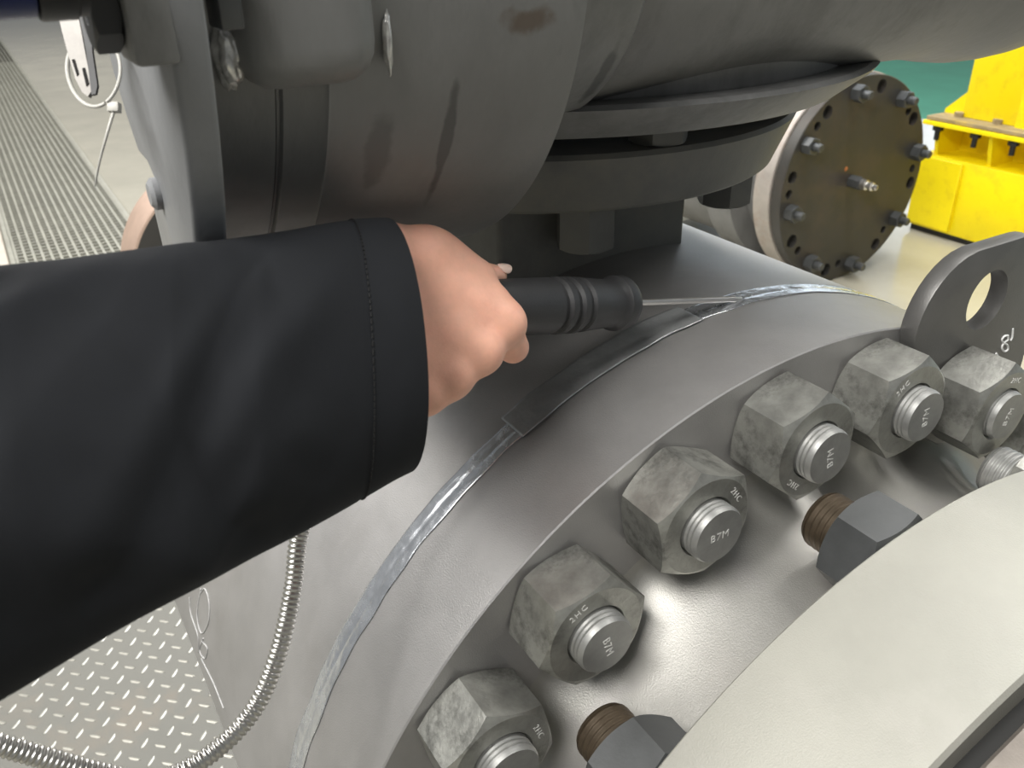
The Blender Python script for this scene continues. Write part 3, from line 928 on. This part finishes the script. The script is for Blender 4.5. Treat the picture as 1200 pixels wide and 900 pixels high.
# ------------------------------------------------------------------ jacket sleeve
stn = [  # top px, bottom px, depth, near bulge (px right), half thickness
    ((447, 258), (474, 553), .520, 50, .058),
    ((432, 258), (455, 563), .510, 46, .058),
    ((400, 261), (412, 589), .495, 40, .059),
    ((330, 273), (345, 628), .462, 30, .060),
    ((265, 282), (292, 656), .440, 20, .061),
    ((200, 290), (240, 684), .420, 12, .062),
    ((100, 305), (140, 738), .395, 0, .064),
    ((0, 316), (0, 822), .370, 0, .066),
    ((-110, 326), (-150, 905), .345, 0, .068),
    ((-260, 336), (-330, 1000), .320, 0, .070)]
NS, NT = 150, 144
key = [(np.array(at(*t, d * .955)), np.array(at(*b_, d * .955)), bu, hw * .955, d * .955) for t, b_, d, bu, hw in stn]
def lerp_key(s):
    f = s * (len(key) - 1); i = min(int(f), len(key) - 2); t = f - i
    def cub(g):
        p = [g(key[max(0, min(len(key) - 1, i + q))]) for q in (-1, 0, 1, 2)]
        return 0.5 * ((2 * p[1]) + (p[2] - p[0]) * t + (2 * p[0] - 5 * p[1] + 4 * p[2] - p[3]) * t * t + (3 * p[1] - p[0] - 3 * p[2] + p[3]) * t ** 3)
    return cub(lambda k: k[0]), cub(lambda k: k[1]), cub(lambda k: np.float64(k[2])), cub(lambda k: np.float64(k[3])), cub(lambda k: np.float64(k[4]))
FOLDS = [  # (s, theta in turns, half length s, half length theta, slope, height)
    (0.34, 0.47, 0.10, 0.030, 0.55, 0.0080), (0.44, 0.36, 0.12, 0.035, -0.75, 0.0085), (0.53, 0.50, 0.15, 0.035, 0.75, 0.0100),
    (0.60, 0.33, 0.12, 0.035, -0.5, 0.0080), (0.66, 0.55, 0.13, 0.040, -0.6, 0.0095), (0.74, 0.42, 0.12, 0.040, 0.7, 0.0090),
    (0.45, 0.62, 0.12, 0.035, 0.5, 0.0070), (0.28, 0.56, 0.09, 0.028, -0.6, 0.0060), (0.80, 0.60, 0.12, 0.040, 0.3, 0.0080)]
def fold(s, t):
    d = 0.0
    for fs_, ft, ls, lt, sl, hh in FOLDS:
        a = (s - fs_); b_ = (t - ft) - sl * a
        d += hh * math.exp(-(a / ls) ** 2) * (math.exp(-(b_ / lt) ** 2) - 0.55 * math.exp(-((b_ - 1.9 * lt) / (lt * 1.1)) ** 2))
    return d
def tri(x):
    x = x - math.floor(x)
    return 1 - abs(2 * x - 1)
def facets(s, t):
    q = Vector((s * 4.0, t * 2.2, 5.3))
    u = s * 3.6 + 0.16 * noise.noise(q); w = (t - 0.25) * 2.3 + 0.16 * noise.noise(q + Vector((7, 3, 1)))
    a = tri(u * 0.95 + w + 0.25); b_ = tri(u * 0.75 - w * 1.1 + 0.55)
    return 0.0085 * (min(a, b_) - 0.35) + 0.0035 * (max(a, b_) - 0.6)
def sleeve_ring(s, shrink=0.0, wr=True):
    T, B, bu, hw, d = lerp_key(s)
    c_ = (T + B) / 2; a_ = (T - B) / 2; la = np.linalg.norm(a_); au = a_ / la
    near = -np.array(FWD)
    bb = near * hw + np.array(RIGHT) * (bu / F_PX * d)
    out = []
    for k in range(NT):
        t = k / NT; th_ = 2 * PI * t   # 0 = top, 0.5 turn = bottom, near side at 0.25..., use t in 0..1
        ca, sa = math.cos(th_), math.sin(th_)
        ex = 0.92
        ca_ = math.copysign(abs(ca) ** ex, ca); sa_ = math.copysign(abs(sa) ** ex, sa)
        p = c_ + a_ * ca_ * (1 - shrink / la) + bb * sa_ * (1 - shrink / hw)
        out.append(p)
    return out, c_
vs, fs = [], []
for i in range(NS):
    s = i / (NS - 1)
    ring_, c_ = sleeve_ring(s)
    for k, p in enumerate(ring_):
        t = k / NT
        n = p - c_; ln = np.linalg.norm(n); n = n / ln
        amp = min(1, max(0, (s - 0.21) / 0.14))
        near_w = max(0.0, math.sin(2 * PI * t))
        # map the near half (t 0..0.5) to 0..1 for the fold table
        d = 0.0
        if t < 0.5:
            d = (0.35 * fold(s, 0.25 + t) + facets(s, t)) * amp * min(1, near_w * 1.6) * min(1, near_w * 1.3)
        lowf = noise.noise(Vector((s * 5, t * 3.0, 1.7))) * 0.0035 * amp * min(1, near_w * 1.5 + .1)
        # hem: slight step at the stitched cuff line
        hem = 0.0002 if s < 0.205 else 0.0
        seam = -0.0004 * math.exp(-((s - 0.207) / 0.006) ** 2)
        p = p + n * (d + lowf + hem + seam)
        vs.append(tuple(p))
inner0 = len(vs)
# turned-in cuff and lining
NI = 10
for i in range(NI):
    s = 0.0 + 0.16 * (i / (NI - 1))
    ring_, c_ = sleeve_ring(s, 0.0022 + 0.0015 * min(1, i))
    for p in ring_: vs.append(tuple(p))
m = NT
for i in range(NS - 1):
    for k in range(NT):
        k2 = (k + 1) % NT
        fs.append((i * m + k, i * m + k2, (i + 1) * m + k2, (i + 1) * m + k))
nfo = len(fs)
for k in range(NT):
    k2 = (k + 1) % NT
    fs.append((k, k2, inner0 + k2, inner0 + k))
for i in range(NI - 1):
    for k in range(NT):
        k2 = (k + 1) % NT
        fs.append((inner0 + i * m + k, inner0 + i * m + k2, inner0 + (i + 1) * m + k2, inner0 + (i + 1) * m + k))
fs.append(tuple((NS - 1) * m + k for k in range(NT)))
me = fix(mesh('jacket_sleeve', vs, fs))
sleeve = link('jacket_sleeve', me, M_CLOTH, person, 60)
# stitches of the cuff hem
sv = []
si = int(0.207 * (NS - 1))
st_ms = []
for k in range(0, NT // 2, 1):
    a_ = Vector(vs[si * m + k]); b_ = Vector(vs[si * m + k + 1])
    cN = Vector(sleeve_ring(0.207)[1])
    out_ = ((a_ + b_) / 2 - cN).normalized() * 0.0004
    st_ms.append(tube([a_.lerp(b_, .15) + out_, a_.lerp(b_, .85) + out_], 0.00045, 5))
o = link('hem_stitching', join(st_ms), M_STITCH, sleeve, 60)
o['kind'] = 'stuff'

# ------------------------------------------------------------------ blind flange of another valve behind
BC = Vector((-2.10, 2.72, -0.295)); BR = 0.452
bf = empty('blind_flange', (BC.x - .1, BC.y, FZ), 'rusty round blind flange with bolts and a small fitting, standing on the floor behind', 'flange')
def bpt(u, v): return on_axis_plane(u, v, 0, BC.x)
disc = lathe([(-0.052, 0.0), (-0.052, BR - 0.003), (-0.049, BR), (-0.003, BR), (0, BR - 0.003), (0, 0)], BC, (1, 0, 0), 128)
holes = [((1035, 96), .030), ((1074.5, 134.6), .030), ((1070, 214), .028), ((1025.7, 286), .028), ((967, 317.5), .030), ((922, 288.5), .030), ((922, 207.7), .026), ((968, 126), .028),
         ((1064.6, 130), .019), ((1069, 197.4), .018), ((1035, 269), .018), ((982, 308.7), .018), ((935, 293.8), .020), ((923, 228), .019), ((958, 148), .019)]
cutters = []
for (uv, r) in holes:
    p = bpt(*uv); dv = p - BC
    if dv.length > BR - 0.048: p = BC + dv * ((BR - 0.048) / dv.length)
    cutters.append(lathe([(-0.03, r), (0.02, r)], p, (1, 0, 0), 20))
disc = cut(disc, cutters)
link('blind_disc', disc, M_RUST, bf, 30)
link('mating_flange', lathe([(-0.150, 0.2), (-0.150, BR + 0.004), (-0.146, BR + 0.008), (-0.060, BR + 0.008), (-0.057, BR + 0.004), (-0.057, 0.2)], BC, (1, 0, 0), 128), M_RIM, bf, 30)
link('pipe_neck', lathe([(-0.151, 0.0), (-0.151, 0.37), (-0.24, 0.35), (-0.30, 0.35), (-0.301, 0.452), (-0.46, 0.452), (-0.461, 0.40), (-1.1, 0.40), (-1.1, 0)], BC, (1, 0, 0), 96), M_CAST, bf, 40)
bn = hexnut(0.066, 0.045, 0.019, 48); bs = lathe([(0, 0.018), (0.075, 0.018), (0.080, 0.014), (0.080, 0)], (0, 0, 0), (0, 0, 1), 24)
for me, mt in ((bn, M_DARKNUT), (bs, M_DARKNUT)):
    for p in me.polygons: p.use_smooth = True
    me.set_sharp_from_angle(angle=math.radians(25)); me.materials.append(mt)
for k, uv in enumerate(((1003, 104), (1059, 110), (1077, 175), (1050, 258), (995, 314), (914, 254), (939, 165), (946, 309))):
    p = bpt(*uv); dv = p - BC; p = BC + dv * ((BR - 0.056) / dv.length)
    for nm, me in (('bolt_nut', bn), ('bolt_stud', bs)):
        o = bpy.data.objects.new(nm, me); COL.objects.link(o); o.parent = bf
        o.matrix_parent_inverse = Matrix.Translation(-bf.location)
        o.matrix_basis = basis_m((0, 1, 0), (0, 0, 1), (1, 0, 0), p) @ Matrix.Rotation(k * 0.4, 4, 'Z')
for uv in ((1008, 74), (1021, 76)):
    p = on_axis_plane(*uv, 0, BC.x - 0.15)
    link('rear_stud', lathe([(-0.10, 0.016), (0.01, 0.016)], p, (1, 0, 0), 16), M_BLACK, bf, 30)
fp = bpt(997, 212)
fit_ = hexnut(0.05, 0.06, 0.01, 24); xform(fit_, basis_m((0, 1, 0), (0, 0, 1), (1, 0, 0), fp + Vector((0, 0, 0))))
link('fitting_base', fit_, M_DARKNUT, bf, 30)
link('fitting_nipple', lathe([(0.06, 0.014), (0.062, 0.022), (0.085, 0.022), (0.087, 0.014), (0.10, 0.014), (0.102, 0.019), (0.115, 0.019), (0.117, 0.012), (0.135, 0.012), (0.138, 0.006), (0.12, 0.005), (0.12, 0)], fp, (1, 0, 0), 24), M_CHROME, bf, 30)
rp = bpt(991.5, 198)
link('rust_spot', lathe([(0, 0.010), (0.0012, 0.009), (0.0014, 0)], rp, (1, 0, 0), 16), M_ORANGE, bf, 30)

# ------------------------------------------------------------------ rusty ring on the floor at the far left
rf = empty('rusty_flange', (-2.9, 0.06, FZ), 'rusty flange with a top-lit tan rim, standing on the floor behind the sleeve at the left', 'flange')
RC = Vector((-2.66, 0.165, -0.36)); RR = 0.39
link('flange_rim', lathe([(-0.20, 0.2), (-0.20, RR - .004), (-0.196, RR), (-0.004, RR), (0, RR - .004), (0, 0.30), (-0.02, 0.29), (-0.02, 0)], RC, (1, 0, 0), 96), M_TAN, rf, 30)
link('flange_face', lathe([(0.0005, 0.0), (0.0005, RR - 0.012), (0.001, RR - 0.014), (0.001, 0)], RC, (1, 0, 0), 96), M_RUST, rf, 30)

# ------------------------------------------------------------------ yellow machine base at the far right
Z0 = FZ
ym = empty('yellow_machine', (-1.6, 4.1, FZ), 'bright yellow steel machine base with a column and bolted flange plates behind', 'machine')
link('skid', box((-2.39, 3.62, Z0), (-0.7, 4.8, Z0 + 0.04)), M_BLACK, ym)
link('lower_housing', box((-2.405, 3.60, Z0 + 0.03), (-0.7, 4.8, Z0 + 0.404), 0.008, 2), M_YEL, ym, 40)
link('cover_plate', box((-2.402, 3.588, Z0 + 0.045), (-2.158, 3.600, Z0 + 0.392), 0.002, 1), M_YEL, ym, 40)
link('web_plate', box((-2.33, 3.80, Z0 + 0.404), (-0.8, 3.83, Z0 + 0.56)), M_YEL, ym)
for x in (-2.335, -2.045, -1.75):
    g = prism([(3.625, Z0 + 0.404), (3.80, Z0 + 0.404), (3.80, Z0 + 0.56), (3.585, Z0 + 0.56)], 0, x - 0.010, x + 0.010)
    link('gusset', g, M_YEL, ym)
link('lower_flange_plate', box((-2.395, 3.55, Z0 + 0.556), (-0.8, 4.2, Z0 + 0.576), 0.002, 1), M_YEL, ym, 40)
link('upper_flange_plate', box((-2.385, 3.56, Z0 + 0.579), (-0.8, 4.2, Z0 + 0.597), 0.002, 1), M_YTOP, ym, 40)
for x in (-2.335, -2.13, -1.935, -1.7):
    link('flange_bolt', join([lathe([(-0.075, 0.013), (0.0, 0.013)], (x, 3.60, Z0 + 0.556), (0, 0, 1), 16), xform(hexnut(0.045, 0.03, 0.012, 24), Matrix.Translation((x, 3.60, Z0 + 0.526)))]), M_BLACK, ym, 30)
    link('flange_bolt_head', xform(hexnut(0.045, 0.022, 0.005, 24), Matrix.Translation((x + .06, 3.66, Z0 + 0.597))), M_YTOP, ym, 30)
link('column', box((-2.262, 3.66, Z0 + 0.597), (-1.975, 4.15, Z0 + 1.9), 0.006, 2), M_YEL, ym, 40)
link('column_gusset', prism([(-2.262, Z0 + 0.73), (-2.385, Z0 + 0.615), (-2.385, Z0 + 0.597), (-2.262, Z0 + 0.597)], 1, 3.70, 3.725), M_YEL, ym)
link('column_gusset', prism([(-1.975, Z0 + 0.82), (-1.975, Z0 + 0.597), (-1.75, Z0 + 0.597), (-1.75, Z0 + 0.63)], 1, 3.64, 3.665), M_YEL, ym)
